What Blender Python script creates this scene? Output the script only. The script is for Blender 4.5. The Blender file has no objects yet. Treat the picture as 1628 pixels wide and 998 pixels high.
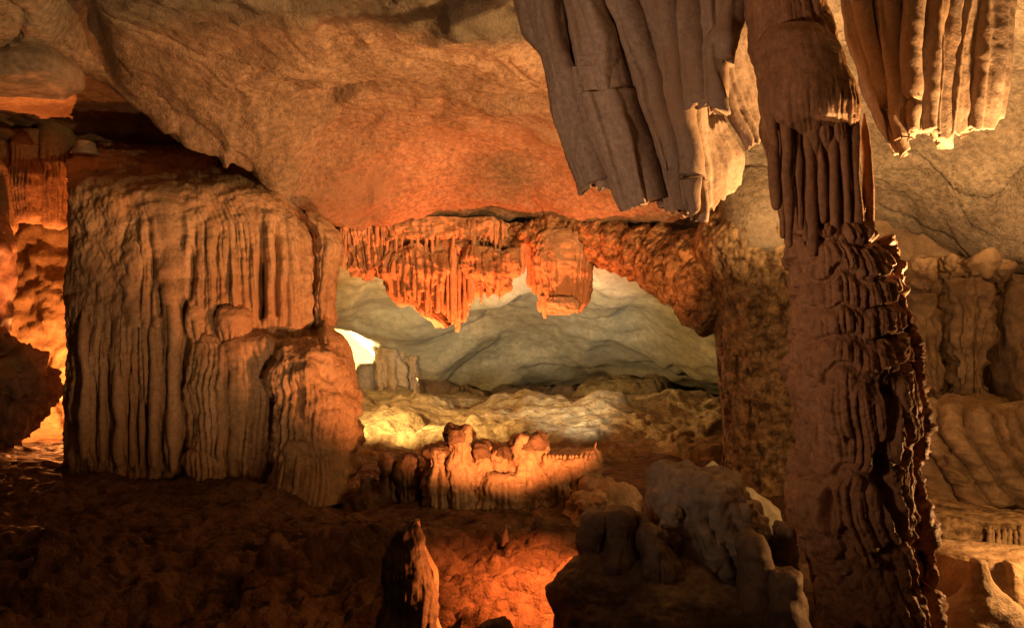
import bpy, math, random
import numpy as np

rng = np.random.default_rng(7)
random.seed(7)
sc = bpy.context.scene
COL = sc.collection

# ------------------------------------------------------------------ camera, world, exposure
F, CZ = 1410.0, 2.4                     # focal length in photo pixels, eye height


def at(px, py, Y):
    """world point seen at photo pixel (px, py) at distance Y in front of the camera"""
    return np.array([(px - 814.0) / F * Y, Y, CZ + (499.0 - py) / F * Y])


cam_d = bpy.data.cameras.new('camera')
cam = bpy.data.objects.new('camera', cam_d)
COL.objects.link(cam)
cam.location = (0, 0, CZ)
cam.rotation_euler = (math.radians(90), 0, 0)
cam_d.sensor_width = 36.0
cam_d.lens = 36.0 * F / 1628.0
cam_d.clip_start = 0.05
cam_d.clip_end = 300
sc.camera = cam
sc.view_settings.view_transform = 'Standard'
sc.view_settings.look = 'None'
sc.view_settings.exposure = 0.0
sc.view_settings.gamma = 1.0
sc.view_settings.use_curve_mapping = False
sc.cycles.max_bounces = 5
sc.cycles.diffuse_bounces = 4
sc.cycles.glossy_bounces = 2
sc.cycles.sample_clamp_indirect = 3.0
sc.cycles.use_denoising = True

world = bpy.data.worlds.new('World')
sc.world = world
world.use_nodes = True
bgn = world.node_tree.nodes['Background']
bgn.inputs[0].default_value = (1.0, 0.62, 0.36, 1)
bgn.inputs[1].default_value = 0.004      # underground: next to no light that is not a lamp's


# ------------------------------------------------------------------ the cave's floodlights and a few added fill lamps
def lamp(name, loc, power, color, radius=0.12, target=None, angle=None, blend=0.5):
    d = bpy.data.lights.new(name, 'SPOT' if target is not None else 'POINT')
    d.energy = power
    d.color = color
    d.shadow_soft_size = radius
    o = bpy.data.objects.new(name, d)
    COL.objects.link(o)
    o.location = tuple(loc)
    if target is not None:
        from mathutils import Vector
        v = Vector(tuple(target)) - Vector(tuple(loc))
        o.rotation_euler = v.to_track_quat('-Z', 'Y').to_euler()
        d.spot_size = math.radians(angle)
        d.spot_blend = blend
    return o


AMBER = (1.0, 0.56, 0.22)
RED = (1.0, 0.25, 0.06)


def beam(loc, az, el):
    """a point one metre from loc in the direction azimuth az (0 = away from the camera, + = right), elevation el, degrees"""
    az, el = math.radians(az), math.radians(el)
    return (loc[0] + math.sin(az) * math.cos(el), loc[1] + math.cos(az) * math.cos(el), loc[2] + math.sin(el))


_a = at(1712, 560, 5.85)
lamp('amber_floodlight', _a, 1450, (1.0, 0.52, 0.18), 0.05, beam(_a, -50, 78), 152, 0.15)
_c = at(1730, 330, 8.3)
lamp('right_ceiling_floodlight', _c, 800, (1.0, 0.50, 0.18), 0.06, beam(_c, 0, 66), 158, 0.3)
_w = (4.1, 5.62, 1.15)
lamp('amber_wall_floodlight', _w, 230, (1.0, 0.47, 0.15), 0.05)
lamp('red_ceiling_floodlight', at(780, 745, 13.75), 5600, (1.0, 0.15, 0.033), 0.10, at(770, 350, 15.3), 100, 1.0)
_r = (1.0, 8.4, .27)
lamp('red_wall_floodlight', _r, 1500, (1.0, 0.27, 0.065), 0.08, beam(_r, -22, 36.5), 79, 0.3)
_g = (.85, 7.5, 1.0)
lamp('red_floor_floodlight', _g, 1150, (1.0, 0.20, 0.04), 0.05, beam(_g, -30, -48), 60, 0.8)
_s = (.10, 6.3, .40)
lamp('added_spire_light', _s, 75, (1.0, 0.25, 0.05), 0.04, beam(_s, -78, -8), 110, 0.7)  # added lamp hanging in open air, brightens the spire's right side
_l = at(66, 585, 14.0)
lamp('added_roof_light', _l, 900, (1.0, 0.24, 0.055), 0.05, beam(_l, -90, 84), 70, 0.6)  # added lamp, only to light the roof band the overhang keeps dark
lamp('left_chamber_floodlight', at(112, 610, 16.2), 620, (1.0, 0.28, 0.06), 0.12)
_f = (-4.15, 23.7, 1.15)
lamp('far_chamber_floodlight', _f, 12000, (1.0, 0.62, 0.22), 0.2, beam(_f, 20, 62), 176, 0.15)
_b = (-3.05, 14.85, 1.25)
lamp('far_bank_floodlight', _b, 1250, (1.0, 0.57, 0.18), 0.10, beam(_b, 38, 4), 118, 0.7)
lamp('far_roof_floodlight', (1.4, 14.3, .75), 900, (1.0, 0.86, 0.58), 0.3, at(790, 470, 22), 74, 0.9)
_n = (-.9, 6.6, -.2)
lamp('pillar_fill_light', _n, 560, (1.0, 0.47, 0.18), 0.08, beam(_n, -38, 40), 78, 0.8)  # added fill that brightens the pillar's left face and brings out its relief
lamp('front_fill_light', (-2.6, 2.6, 2.2), 430, (1.0, 0.58, 0.33), 0.3, (1.6, 6.0, 4.0), 80, 0.9)  # soft fill from the camera side for drapery and column, no known fixture


# ------------------------------------------------------------------ noise
_perm = np.random.default_rng(3).permutation(256).astype(np.int32)
_perm = np.concatenate([_perm, _perm, _perm])
_grad = np.random.default_rng(4).normal(size=(256, 3)).astype(np.float32)
_grad /= np.linalg.norm(_grad, axis=1, keepdims=True)


def pn(x, y, z):
    x = np.asarray(x, np.float32); y = np.asarray(y, np.float32); z = np.asarray(z, np.float32)
    x, y, z = np.broadcast_arrays(x, y, z)
    xi = np.floor(x); yi = np.floor(y); zi = np.floor(z)
    fx, fy, fz = x - xi, y - yi, z - zi
    xi = xi.astype(np.int32) & 255; yi = yi.astype(np.int32) & 255; zi = zi.astype(np.int32) & 255
    u = fx * fx * fx * (fx * (fx * 6 - 15) + 10)
    v = fy * fy * fy * (fy * (fy * 6 - 15) + 10)
    w = fz * fz * fz * (fz * (fz * 6 - 15) + 10)
    r = 0
    for i in (0, 1):
        a = _perm[xi + i]
        wu = u if i else 1 - u
        for j in (0, 1):
            b = _perm[a + yi + j]
            wv = v if j else 1 - v
            for k in (0, 1):
                g = _grad[_perm[b + zi + k]]
                ww = w if k else 1 - w
                r = r + wu * wv * ww * (g[..., 0] * (fx - i) + g[..., 1] * (fy - j) + g[..., 2] * (fz - k))
    return r * 1.6


def fbm(x, y, z, f, octaves=4, seed=0.0, gain=0.5):
    r, a, n = 0, 1.0, 0.0
    for o in range(octaves):
        r = r + a * pn(x * f + seed, y * f + seed * 1.7, z * f - seed)
        n += a
        a *= gain
        f *= 2.03
    return r / n * 1.3


def ridged(x, y, z, f, octaves=3, seed=0.0):
    r, a, n = 0, 1.0, 0.0
    for o in range(octaves):
        r = r + a * (1 - np.abs(pn(x * f + seed, y * f + seed, z * f + seed)) * 1.8)
        n += a
        a *= 0.5
        f *= 2.1
    return r / n


def knobs(x, y, z, f, seed=0):
    """rounded cauliflower lumps: 1 at the middle of a lump, 0 in the joints"""
    x = np.asarray(x, np.float32) * f; y = np.asarray(y, np.float32) * f; z = np.asarray(z, np.float32) * f
    xi = np.floor(x).astype(np.int32); yi = np.floor(y).astype(np.int32); zi = np.floor(z).astype(np.int32)
    best = np.full(x.shape, 9.0, np.float32)
    for i in (-1, 0, 1):
        for j in (-1, 0, 1):
            for k in (-1, 0, 1):
                h = _perm[_perm[_perm[(xi + i + seed) & 255] + ((yi + j) & 255)] + ((zi + k) & 255)]
                g = _grad[h]
                d = (xi + i + .5 + .42 * g[..., 0] - x) ** 2 + (yi + j + .5 + .42 * g[..., 1] - y) ** 2 + (zi + k + .5 + .42 * g[..., 2] - z) ** 2
                best = np.minimum(best, d)
    return np.sqrt(np.clip(1 - best * 1.25, 0, 1))


def sst(a, b, x):
    t = np.clip((x - a) / (b - a), 0, 1)
    return t * t * (3 - 2 * t)


class Flutes:
    """irregular organ-pipe ribs across a surface coordinate s (metres)"""

    def __init__(self, mean, seed, span=9.0, start=(-.3, .25), end=(1.2, 1.6)):
        r = np.random.default_rng(seed)
        n = int(2 * span / mean * 1.5) + 4
        self.b = np.cumsum(r.uniform(.35, 1.75, n) * mean) - span
        self.st = r.uniform(start[0], start[1], n + 2)
        self.en = r.uniform(end[0], end[1], n + 2)
        self.h = r.uniform(.5, 1.2, n + 2)

    def __call__(self, s, v=None, power=0.5, tuck=0.0):
        i = np.clip(np.searchsorted(self.b, s) - 1, 0, len(self.b) - 2)
        w = self.b[i + 1] - self.b[i]
        t = np.clip((s - self.b[i]) / w * 2 - 1, -1, 1)
        p = (np.clip(1 - t * t, 0, 1) ** power - .65) * w * self.h[i]
        if v is not None:
            p = p * sst(self.st[i], self.st[i] + .14, v) * (1 - sst(self.en[i], self.en[i] + .12, v))
            if tuck:
                p = p - tuck * sst(self.en[i], self.en[i] + .05, v)
        return p


# ------------------------------------------------------------------ materials
def rock(name, c1, c2, c3=None, scale=2.0, bump=0.5, grain=28.0, rough=.82, spec=.25, fine=0.25, streak=False, dist=0.03, pits=0.0, lo=.66, hi=1.26):
    m = bpy.data.materials.new(name)
    m.use_nodes = True
    nt = m.node_tree
    N, L = nt.nodes, nt.links
    b = N['Principled BSDF']
    b.inputs['Specular IOR Level'].default_value = spec
    geo = N.new('ShaderNodeNewGeometry')
    pos = geo.outputs['Position']
    if streak:
        mp = N.new('ShaderNodeMapping')
        mp.inputs['Scale'].default_value = (1, 1, .16)
        L.new(pos, mp.inputs['Vector'])
        vec = mp.outputs['Vector']
    else:
        vec = pos

    def noise(v, s, det, ro=.6):
        n = N.new('ShaderNodeTexNoise')
        n.inputs['Scale'].default_value = s
        n.inputs['Detail'].default_value = det
        n.inputs['Roughness'].default_value = ro
        L.new(v, n.inputs['Vector'])
        return n.outputs['Fac']
    a = noise(vec, scale, 6, .62)
    r = N.new('ShaderNodeValToRGB')
    e = r.color_ramp.elements
    e[0].position, e[1].position = .36, .64
    e[0].color, e[1].color = (*c1, 1), (*c2, 1)
    L.new(a, r.inputs['Fac'])
    g = noise(pos, grain, 5, .7)
    mul = N.new('ShaderNodeMapRange')
    mul.inputs['From Min'].default_value, mul.inputs['From Max'].default_value = .3, .7
    mul.inputs['To Min'].default_value, mul.inputs['To Max'].default_value = lo, hi
    L.new(g, mul.inputs['Value'])
    mx = N.new('ShaderNodeMix'); mx.data_type = 'RGBA'; mx.blend_type = 'MULTIPLY'
    mx.inputs['Factor'].default_value = 1
    L.new(r.outputs['Color'], mx.inputs['A'])
    L.new(mul.outputs['Result'], mx.inputs['B'])
    out = mx.outputs['Result']
    if c3 is not None:
        s3 = noise(pos, scale * .45, 4, .6)
        mr = N.new('ShaderNodeMapRange')
        mr.inputs['From Min'].default_value, mr.inputs['From Max'].default_value = .5, .68
        L.new(s3, mr.inputs['Value'])
        m3 = N.new('ShaderNodeMix'); m3.data_type = 'RGBA'
        m3.inputs['B'].default_value = (*c3, 1)
        L.new(mr.outputs['Result'], m3.inputs['Factor'])
        L.new(out, m3.inputs['A'])
        out = m3.outputs['Result']
    L.new(out, b.inputs['Base Color'])
    wet = N.new('ShaderNodeMapRange')
    wet.inputs['From Min'].default_value, wet.inputs['From Max'].default_value = .42, .62
    wet.inputs['To Min'].default_value, wet.inputs['To Max'].default_value = rough - .38, min(1, rough + .08)
    L.new(noise(pos, scale * 1.7 + 1, 5, .65), wet.inputs['Value'])
    L.new(wet.outputs['Result'], b.inputs['Roughness'])
    h1 = noise(pos, grain * .45, 8, .68)
    h2 = noise(pos, grain * 2.2, 4, .7)
    ad = N.new('ShaderNodeMath'); ad.operation = 'MULTIPLY_ADD'
    ad.inputs[1].default_value = fine
    L.new(h2, ad.inputs[0]); L.new(h1, ad.inputs[2])
    hh = ad.outputs[0]
    if pits:
        vo = N.new('ShaderNodeTexVoronoi')
        vo.inputs['Scale'].default_value = grain * .5
        L.new(pos, vo.inputs['Vector'])
        a2 = N.new('ShaderNodeMath'); a2.operation = 'MULTIPLY_ADD'
        a2.inputs[1].default_value = -pits
        L.new(vo.outputs['Distance'], a2.inputs[0]); L.new(hh, a2.inputs[2])
        hh = a2.outputs[0]
    bp = N.new('ShaderNodeBump')
    bp.inputs['Strength'].default_value = bump
    bp.inputs['Distance'].default_value = dist
    L.new(hh, bp.inputs['Height'])
    L.new(bp.outputs['Normal'], b.inputs['Normal'])
    return m


M_CEIL = rock('ceiling_limestone', (.25, .205, .15), (.41, .35, .27), (.27, .23, .18), .8, .65, 14.0, dist=.12, fine=.6, lo=.45, hi=1.4)
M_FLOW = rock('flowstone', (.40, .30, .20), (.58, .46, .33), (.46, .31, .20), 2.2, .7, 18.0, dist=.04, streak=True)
M_DRAPE = rock('drapery_calcite', (.26, .19, .145), (.41, .31, .245), (.31, .20, .13), 2.5, .6, 30.0, dist=.018, streak=True)
M_COLUMN = rock('column_calcite', (.23, .115, .06), (.36, .19, .10), None, 3.0, .7, 26.0, dist=.025, streak=True, spec=.22, rough=.8)
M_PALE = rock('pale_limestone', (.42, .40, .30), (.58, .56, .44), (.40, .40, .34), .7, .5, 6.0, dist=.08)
M_BANK = rock('bank_limestone', (.34, .27, .16), (.55, .45, .28), (.25, .19, .12), 1.2, .9, 9.0, dist=.14, pits=.6, rough=.95, spec=.15, lo=.5, hi=1.35)
M_FLOOR = rock('cave_mud', (.13, .085, .055), (.30, .20, .13), (.19, .13, .085), 2.4, 1.0, 11.0, dist=.16, rough=.92, pits=.9, spec=.2)
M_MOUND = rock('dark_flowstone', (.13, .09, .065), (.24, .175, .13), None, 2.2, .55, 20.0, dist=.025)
M_CORAL = rock('cave_coral', (.11, .065, .032), (.56, .41, .23), None, 6.5, 1.0, 20.0, dist=.06, pits=1.0, spec=.4, rough=.6)
M_WALL = rock('brown_limestone', (.26, .18, .105), (.42, .31, .19), (.22, .15, .09), 1.6, .8, 12.0, dist=.06)
M_GREY = rock('grey_limestone', (.22, .18, .145), (.33, .275, .22), None, 1.4, .5, 12.0, dist=.04)


# ------------------------------------------------------------------ mesh helpers
def mesh_from_grid(name, P, wrap=False, cap0=False, cap1=False):
    nv, nu = P.shape[:2]
    V = P.reshape(-1, 3)
    iu = np.arange(nu if wrap else nu - 1)
    iv = np.arange(nv - 1)
    A, B = np.meshgrid(iv, iu, indexing='ij')
    A, B = A.ravel(), B.ravel()
    B2 = (B + 1) % nu
    Q = np.stack([A * nu + B, A * nu + B2, (A + 1) * nu + B2, (A + 1) * nu + B], 1)
    faces_t = []
    if cap0:
        V = np.vstack([V, P[0].mean(0, keepdims=True)])
        c = len(V) - 1
        i = np.arange(nu)
        faces_t.append(np.stack([(i + 1) % nu, i, np.full(nu, c)], 1))
    if cap1:
        V = np.vstack([V, P[-1].mean(0, keepdims=True)])
        c = len(V) - 1
        i = np.arange(nu) + (nv - 1) * nu
        j = (np.arange(nu) + 1) % nu + (nv - 1) * nu
        faces_t.append(np.stack([i, j, np.full(nu, c)], 1))
    loops = Q.ravel()
    tot = np.full(len(Q), 4)
    if faces_t:
        T = np.vstack(faces_t)
        loops = np.concatenate([loops, T.ravel()])
        tot = np.concatenate([tot, np.full(len(T), 3)])
    me = bpy.data.meshes.new(name)
    me.vertices.add(len(V)); me.loops.add(len(loops)); me.polygons.add(len(tot))
    me.vertices.foreach_set('co', V.astype(np.float32).ravel())
    me.loops.foreach_set('vertex_index', loops.astype(np.int32))
    st = np.concatenate([[0], np.cumsum(tot)[:-1]])
    me.polygons.foreach_set('loop_start', st.astype(np.int32))
    me.polygons.foreach_set('loop_total', tot.astype(np.int32))
    me.polygons.foreach_set('use_smooth', np.ones(len(tot), bool))
    me.update()
    me.validate()
    return me


def link(name, me, mat, parent=None, base=None):
    me.materials.append(mat)
    o = bpy.data.objects.new(name, me)
    COL.objects.link(o)
    if parent is not None:
        off = parent.location
        t = tuple(-c for c in off)
        from mathutils import Matrix
        me.transform(Matrix.Translation(t))
        o.parent = parent
    elif base is not None:
        from mathutils import Matrix
        me.transform(Matrix.Translation(tuple(-float(c) for c in base)))
        o.location = tuple(float(c) for c in base)
    return o


def tag(o, label, cat, group=None):
    o['label'] = label
    o['category'] = cat
    if group:
        o['group'] = group
    return o


def thing(name, label, cat, base, group=None):
    o = bpy.data.objects.new(name, None)
    COL.objects.link(o)
    o.location = tuple(float(c) for c in base)
    o.empty_display_size = .2
    return tag(o, label, cat, group)


def smooth1(a, k):
    if k < 1:
        return a
    w = np.hanning(2 * k + 3)[1:-1]
    w /= w.sum()
    p = np.concatenate([2 * a[0] - a[k:0:-1], a, 2 * a[-1] - a[-2:-k - 2:-1]])
    return np.convolve(p, w, 'valid')


def normals(P, wrap):
    if wrap:
        du = np.roll(P, -1, 1) - np.roll(P, 1, 1)
    else:
        du = np.gradient(P, axis=1)
    dv = np.gradient(P, axis=0)
    n = np.cross(dv, du)
    n /= np.linalg.norm(n, axis=2, keepdims=True) + 1e-9
    return n


def lod(nu, nv, q=.60):
    if nu * nv > 4000:
        return max(24, int(nu * q)), max(24, int(nv * q))
    return nu, nv


def loft(name, rows, Y, dep, nu=140, nv=140, n=2.4, disp=None, k=.45, sm=.02, cap=(True, True), flat=.8):
    """closed body whose outline, seen from the photograph's camera, follows rows of (py, left px, right px[, Y[, depth]])"""
    nu, nv = lod(nu, nv)
    R = np.array([(r[0], r[1], r[2], r[3] if len(r) > 3 and r[3] else Y, r[4] if len(r) > 4 else -1) for r in rows], float)
    wmax = (R[:, 2] - R[:, 1]).max()
    auto = dep * np.clip((R[:, 2] - R[:, 1]) / wmax, .02, 1) ** flat
    R[:, 4] = np.where(R[:, 4] < 0, auto, R[:, 4])
    d = np.hypot(np.diff(R[:, 0]), np.maximum(abs(np.diff(R[:, 1])), abs(np.diff(R[:, 2]))) * .8) + 1e-6
    c = np.concatenate([[0], np.cumsum(d)])
    t = np.linspace(0, c[-1], nv)
    kk = int(nv * sm)
    py, l, r, Yc, b = [smooth1(np.interp(t, c, R[:, i]), kk) for i in range(5)]
    r = np.maximum(r, l + .5)
    w = np.linspace(-.5, .5, nu, endpoint=False)
    ph = 2 * np.pi * w - k * np.sin(2 * np.pi * w)
    sx = np.sign(np.sin(ph)) * np.abs(np.sin(ph)) ** (2 / n)
    sy = -np.sign(np.cos(ph)) * np.abs(np.cos(ph)) ** (2 / n)
    b = np.maximum(b, .004)
    Yg = Yc[:, None] + b[:, None] * sy[None]
    a = (r - l) / 2 / F * Yc
    cx = ((l + r) / 2 - 814) / F * Yc
    for _ in range(4):                     # fit the section so that its outline lands on l and r
        X = cx[:, None] + a[:, None] * sx[None]
        p = 814 + X / Yg * F
        mn, mxx = p.min(1), p.max(1)
        a = np.maximum(a * (r - l) / (mxx - mn), .002)
        cx = cx + ((l + r) / 2 - (mn + mxx) / 2) / F * Yc
    X = cx[:, None] + a[:, None] * sx[None]
    Z = (CZ + (499 - py) / F * (Yc - .6 * b))[:, None] + 0 * X
    P = np.stack([X, Yg, Z], 2)
    am, bm = np.median(a), np.median(b)
    q = np.stack([am * sx, bm * sy], 1)
    seg = np.linalg.norm(np.diff(q, axis=0), axis=1)
    s = np.concatenate([[0], np.cumsum(seg)])
    s -= s[nu // 2]
    V = (t / c[-1])[:, None] + 0 * X
    if disp is not None:
        N = normals(P, True)
        D = disp(X, Yg, Z, s[None] + 0 * X, V)
        P = P + N * D[..., None]
    return mesh_from_grid(name, P, True, *cap)


def pl(pts, t):
    A = np.array(pts, float)
    d = np.linalg.norm(np.diff(A[:, :2], axis=0), axis=1)
    c = np.concatenate([[0], np.cumsum(d)])
    return np.stack([smooth1(np.interp(t * c[-1], c, A[:, i]), max(1, len(t) // 40)) for i in range(A.shape[1])], 1)


def slab(name, left, right, YL, YR, th=.06, bulge=.05, nu=60, nv=150, disp=None, hem=None, edge=.35, back=.3):
    """hanging sheet of stone between two edge lines (photo px, py), YL / YR = their distances (number or one per end)"""
    nu, nv = lod(nu, nv, .52)
    t = np.linspace(0, 1, nv)
    L, R = pl(left, t), pl(right, t)
    yl = np.interp(t, np.linspace(0, 1, len(np.atleast_1d(YL))), np.atleast_1d(YL))
    yr = np.interp(t, np.linspace(0, 1, len(np.atleast_1d(YR))), np.atleast_1d(YR))
    A = np.stack([(L[:, 0] - 814) / F * yl, yl, CZ + (499 - L[:, 1]) / F * yl], 1)
    B = np.stack([(R[:, 0] - 814) / F * yr, yr, CZ + (499 - R[:, 1]) / F * yr], 1)
    u = np.linspace(0, 1, nu)
    P = A[:, None] * (1 - u)[None, :, None] + B[:, None] * u[None, :, None]
    P[..., 1] += (-.75 * bulge * np.sin(np.pi * u) + .8 * bulge * np.abs(2 * u - 1) ** 6)[None]
    wid = np.linalg.norm(B - A, axis=1).mean()
    S = (u * wid)[None] + np.zeros((nv, nu))
    V = t[:, None] + np.zeros((nv, nu))
    if hem is not None:
        P[..., 2] += hem(S, V) * sst(.6, 1.0, V)
    P[..., 0] += .028 * fbm(P[..., 0] * .3 + A[0, 0] * 3, 0 * P[..., 0], P[..., 2], 2.2, 2, 4.0) * (.3 + .7 * np.abs(2 * u - 1))[None]
    N = normals(P, False)
    sgn = -np.sign(N[..., 1].mean() + 1e-9)
    N = N * sgn
    Q = P.copy()
    if disp is not None:
        P = P + N * disp(P[..., 0], P[..., 1], P[..., 2], S, V)[..., None]
    prof = th * (edge + (1 - edge) * np.sin(np.pi * u) ** .5)[None] * (1 - .55 * sst(.85, 1, V))
    Q = Q - N * prof[..., None]
    ring = np.concatenate([P, Q[:, ::-1]], 1)
    return mesh_from_grid(name, ring, True, True, True)


def tube(name, pts, radii, nu=48, nv=120, disp=None, flat=(1, 1)):
    """closed body along a path of world points"""
    A = np.array(pts, float)
    d = np.linalg.norm(np.diff(A, axis=0), axis=1)
    c = np.concatenate([[0], np.cumsum(d)])
    t = np.linspace(0, c[-1], nv)
    k = max(1, nv // 12)
    C = np.stack([smooth1(np.interp(t, c, A[:, i]), k) for i in range(3)], 1)
    r = smooth1(np.interp(t, c, np.array(radii, float)), k // 2)
    T = np.gradient(C, axis=0)
    T /= np.linalg.norm(T, axis=1, keepdims=True)
    ref = np.array([0, 1.0, 0.02])
    U = np.cross(T, ref); U /= np.linalg.norm(U, axis=1, keepdims=True)
    W = np.cross(U, T)
    th = np.linspace(0, 2 * np.pi, nu, endpoint=False)
    P = C[:, None] + (U[:, None] * np.cos(th)[None, :, None] * flat[0] + W[:, None] * np.sin(th)[None, :, None] * flat[1]) * r[:, None, None]
    if disp is not None:
        N = P - C[:, None]
        N /= np.linalg.norm(N, axis=2, keepdims=True)
        V = (t / c[-1])[:, None] + 0 * P[..., 0]
        P = P + N * disp(P[..., 0], P[..., 1], P[..., 2], th[None] + 0 * V, V)[..., None]
    return mesh_from_grid(name, P, True, True, True)


def rbf(points, smooth=1e-3):
    p = np.array(points, float)
    n = len(p)

    def U(d2):
        return np.where(d2 > 1e-12, d2 * np.log(d2 + 1e-12) * .5, 0)
    K = U(((p[:, None, :2] - p[None, :, :2]) ** 2).sum(2)) + smooth * np.eye(n)
    Q = np.concatenate([np.ones((n, 1)), p[:, :2]], 1)
    A = np.block([[K, Q], [Q.T, np.zeros((3, 3))]])
    s = np.linalg.solve(A, np.concatenate([p[:, 2], np.zeros(3)]))

    def f(x, y):
        r = s[n] + s[n + 1] * x + s[n + 2] * y
        for i in range(n):
            r = r + s[i] * U((x - p[i, 0]) ** 2 + (y - p[i, 1]) ** 2)
        return r
    return f


def rows_of(*a):
    return list(a)


def dome(py0, py1, pxl, pxr, lean=0.0, taper=.75, k=7):
    """rows for a rounded stump: px outline from its top py0 to its foot py1"""
    c, h = (pxl + pxr) / 2, (pxr - pxl) / 2
    out = []
    for i in range(k):
        f = i / (k - 1)
        w = h * taper * math.sqrt(max(0.004, 1 - (1 - f) ** 2.4))
        y = py0 + (py1 - py0) * .28 * f ** 1.6
        out.append((y, c + lean - w, c + lean + w))
    out.append(((py0 + py1) / 2 + (py1 - py0) * .15, c + lean * .5 - h * (taper + 1) / 2, c + lean * .5 + h * (taper + 1) / 2))
    out.append((py1, c - h, c + h))
    return out


def cascade_disp(fl, amp=1.0, start=.1, rough=.03, seed=0, fine=None, fineamp=1.0, lump=.06, lumpf=1.3, warp=.06, tuck=0.0):
    def f(X, Y, Z, S, V):
        s = S + warp * fbm(X, Y, Z, 1.1, 2, seed + 3.3)
        r = sst(start, start + .3, V)
        D = amp * fl(s, V, .5, tuck) * r
        if fine is not None:
            D = D + fineamp * fine(s + .02 * pn(X * 3, Y * 3, Z * 3), V) * (.25 + .75 * r)
        return D + lump * fbm(X, Y, Z, lumpf, 2, seed) + rough * fbm(X, Y, Z, 7, 4, seed + 9)
    return f


def rough_disp(a1=.08, f1=1.2, a2=.03, f2=6, seed=0.0):
    return lambda X, Y, Z, S, V: a1 * fbm(X, Y, Z, f1, 3, seed) + a2 * fbm(X, Y, Z, f2, 4, seed + 5)


def knob_disp(a1=.06, f1=6, a2=.03, f2=14, big=.08, seed=1):
    return lambda X, Y, Z, S, V: big * fbm(X, Y, Z, 1.4, 3, seed) + a1 * (knobs(X, Y, Z, f1, seed) - .4) + a2 * (knobs(X, Y, Z, f2, seed + 7) - .4)


def struct(name, me, mat):
    o = link(name, me, mat)
    o['kind'] = 'structure'
    return o


# ================================================================== THE SETTING
# ---- floor
def floor_z(X, Y):
    w = .5 * fbm(X, Y, 0 * X, .5, 3, 2.0)
    z = .10 * fbm(X, Y, 0 * X, .35, 3, 5.0)
    left = 1 - sst(-1.6, .2, X)
    step = 1 - sst(7.4, 9.6, Y + 1.3 * w)
    z = z - 1.05 * left * step
    z = z - (1 - left) * .42 * (1 - sst(6.8, 10.8, Y + .5 * w))
    z = z + .30 * (1 - sst(-3.6, -1.9, X)) * sst(9.9, 11.6, Y) * (1 - sst(14, 16, Y))
    z = z + .40 * np.exp(-((Y - 20.0) / 2.2) ** 2) * sst(-6, -2, X)
    z = z - .25 * sst(21.5, 24, Y)
    z = z - .9 * (1 - sst(3.5, 6.5, Y))
    z = z + .5 * sst(9, 13, np.abs(X)) * (1 - sst(13, 16, Y))
    return z


ys = np.concatenate([np.linspace(-6, 6, 30, endpoint=False), np.linspace(6, 11, 270, endpoint=False), np.linspace(11, 14.5, 90, endpoint=False), np.linspace(14.5, 34, 110)])
us = np.linspace(-1, 1, 440)
Yg = ys[:, None] + 0 * us[None]
Xg = us[None] * (np.clip(Yg, 3, 99) * .72 + 2.5)
Zg = floor_z(Xg, Yg)
stp = .16
zt = Zg + .10 * fbm(Xg, Yg, 0 * Xg, 1.2, 3, 4.4)
near = np.where(Yg < 14.6, 1.0, .7)
rub = knobs(Xg, Yg, 0 * Xg, 2.1, 3) * .09 * sst(-.1, .5, fbm(Xg, Yg, 0 * Xg, .6, 2, 8.0))
rub2 = (knobs(Xg, Yg, 0 * Xg, 5.5, 9) - .3) * .045 * sst(-.2, .4, fbm(Xg, Yg, 0 * Xg, .9, 2, 1.0))
lit = 1 - sst(11.5, 13, Yg)
led = fbm(Xg * .45, Yg * 1.5, 0 * Xg, 1.0, 4, 41.0, .55)
fwd = 1 - sst(9.3, 10.6, Yg)
zt = zt - .08 * lit * (1 - fwd) + lit * (.16 * fwd * (sst(-.12, .0, led) + sst(.15, .22, led) - 1.3) - .10 * sst(.30, .42, fbm(Xg * .7, Yg * 1.4, 0 * Xg, 3.2, 3, 51.0)) - .05 * sst(.25, .4, fbm(Xg * .8, Yg * 1.3, 0 * Xg, 8.0, 3, 61.0)))
Zg = zt + lit * (.07 * (ridged(Xg, Yg, 0 * Xg, 1.6, 4, 2.0) - .6) + .05 * fbm(Xg, Yg, 0 * Xg, 6, 4, 13.0, .65)) + near * (.35 + .65 * np.where(Yg < 14.6, fwd, 1)) * (.11 * fbm(Xg, Yg, 0 * Xg, 2.2, 5, 7.0, .6) + rub + rub2)
struct('cave_floor', mesh_from_grid('cave_floor', np.stack([Xg, Yg, Zg], 2)), M_FLOOR)

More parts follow.
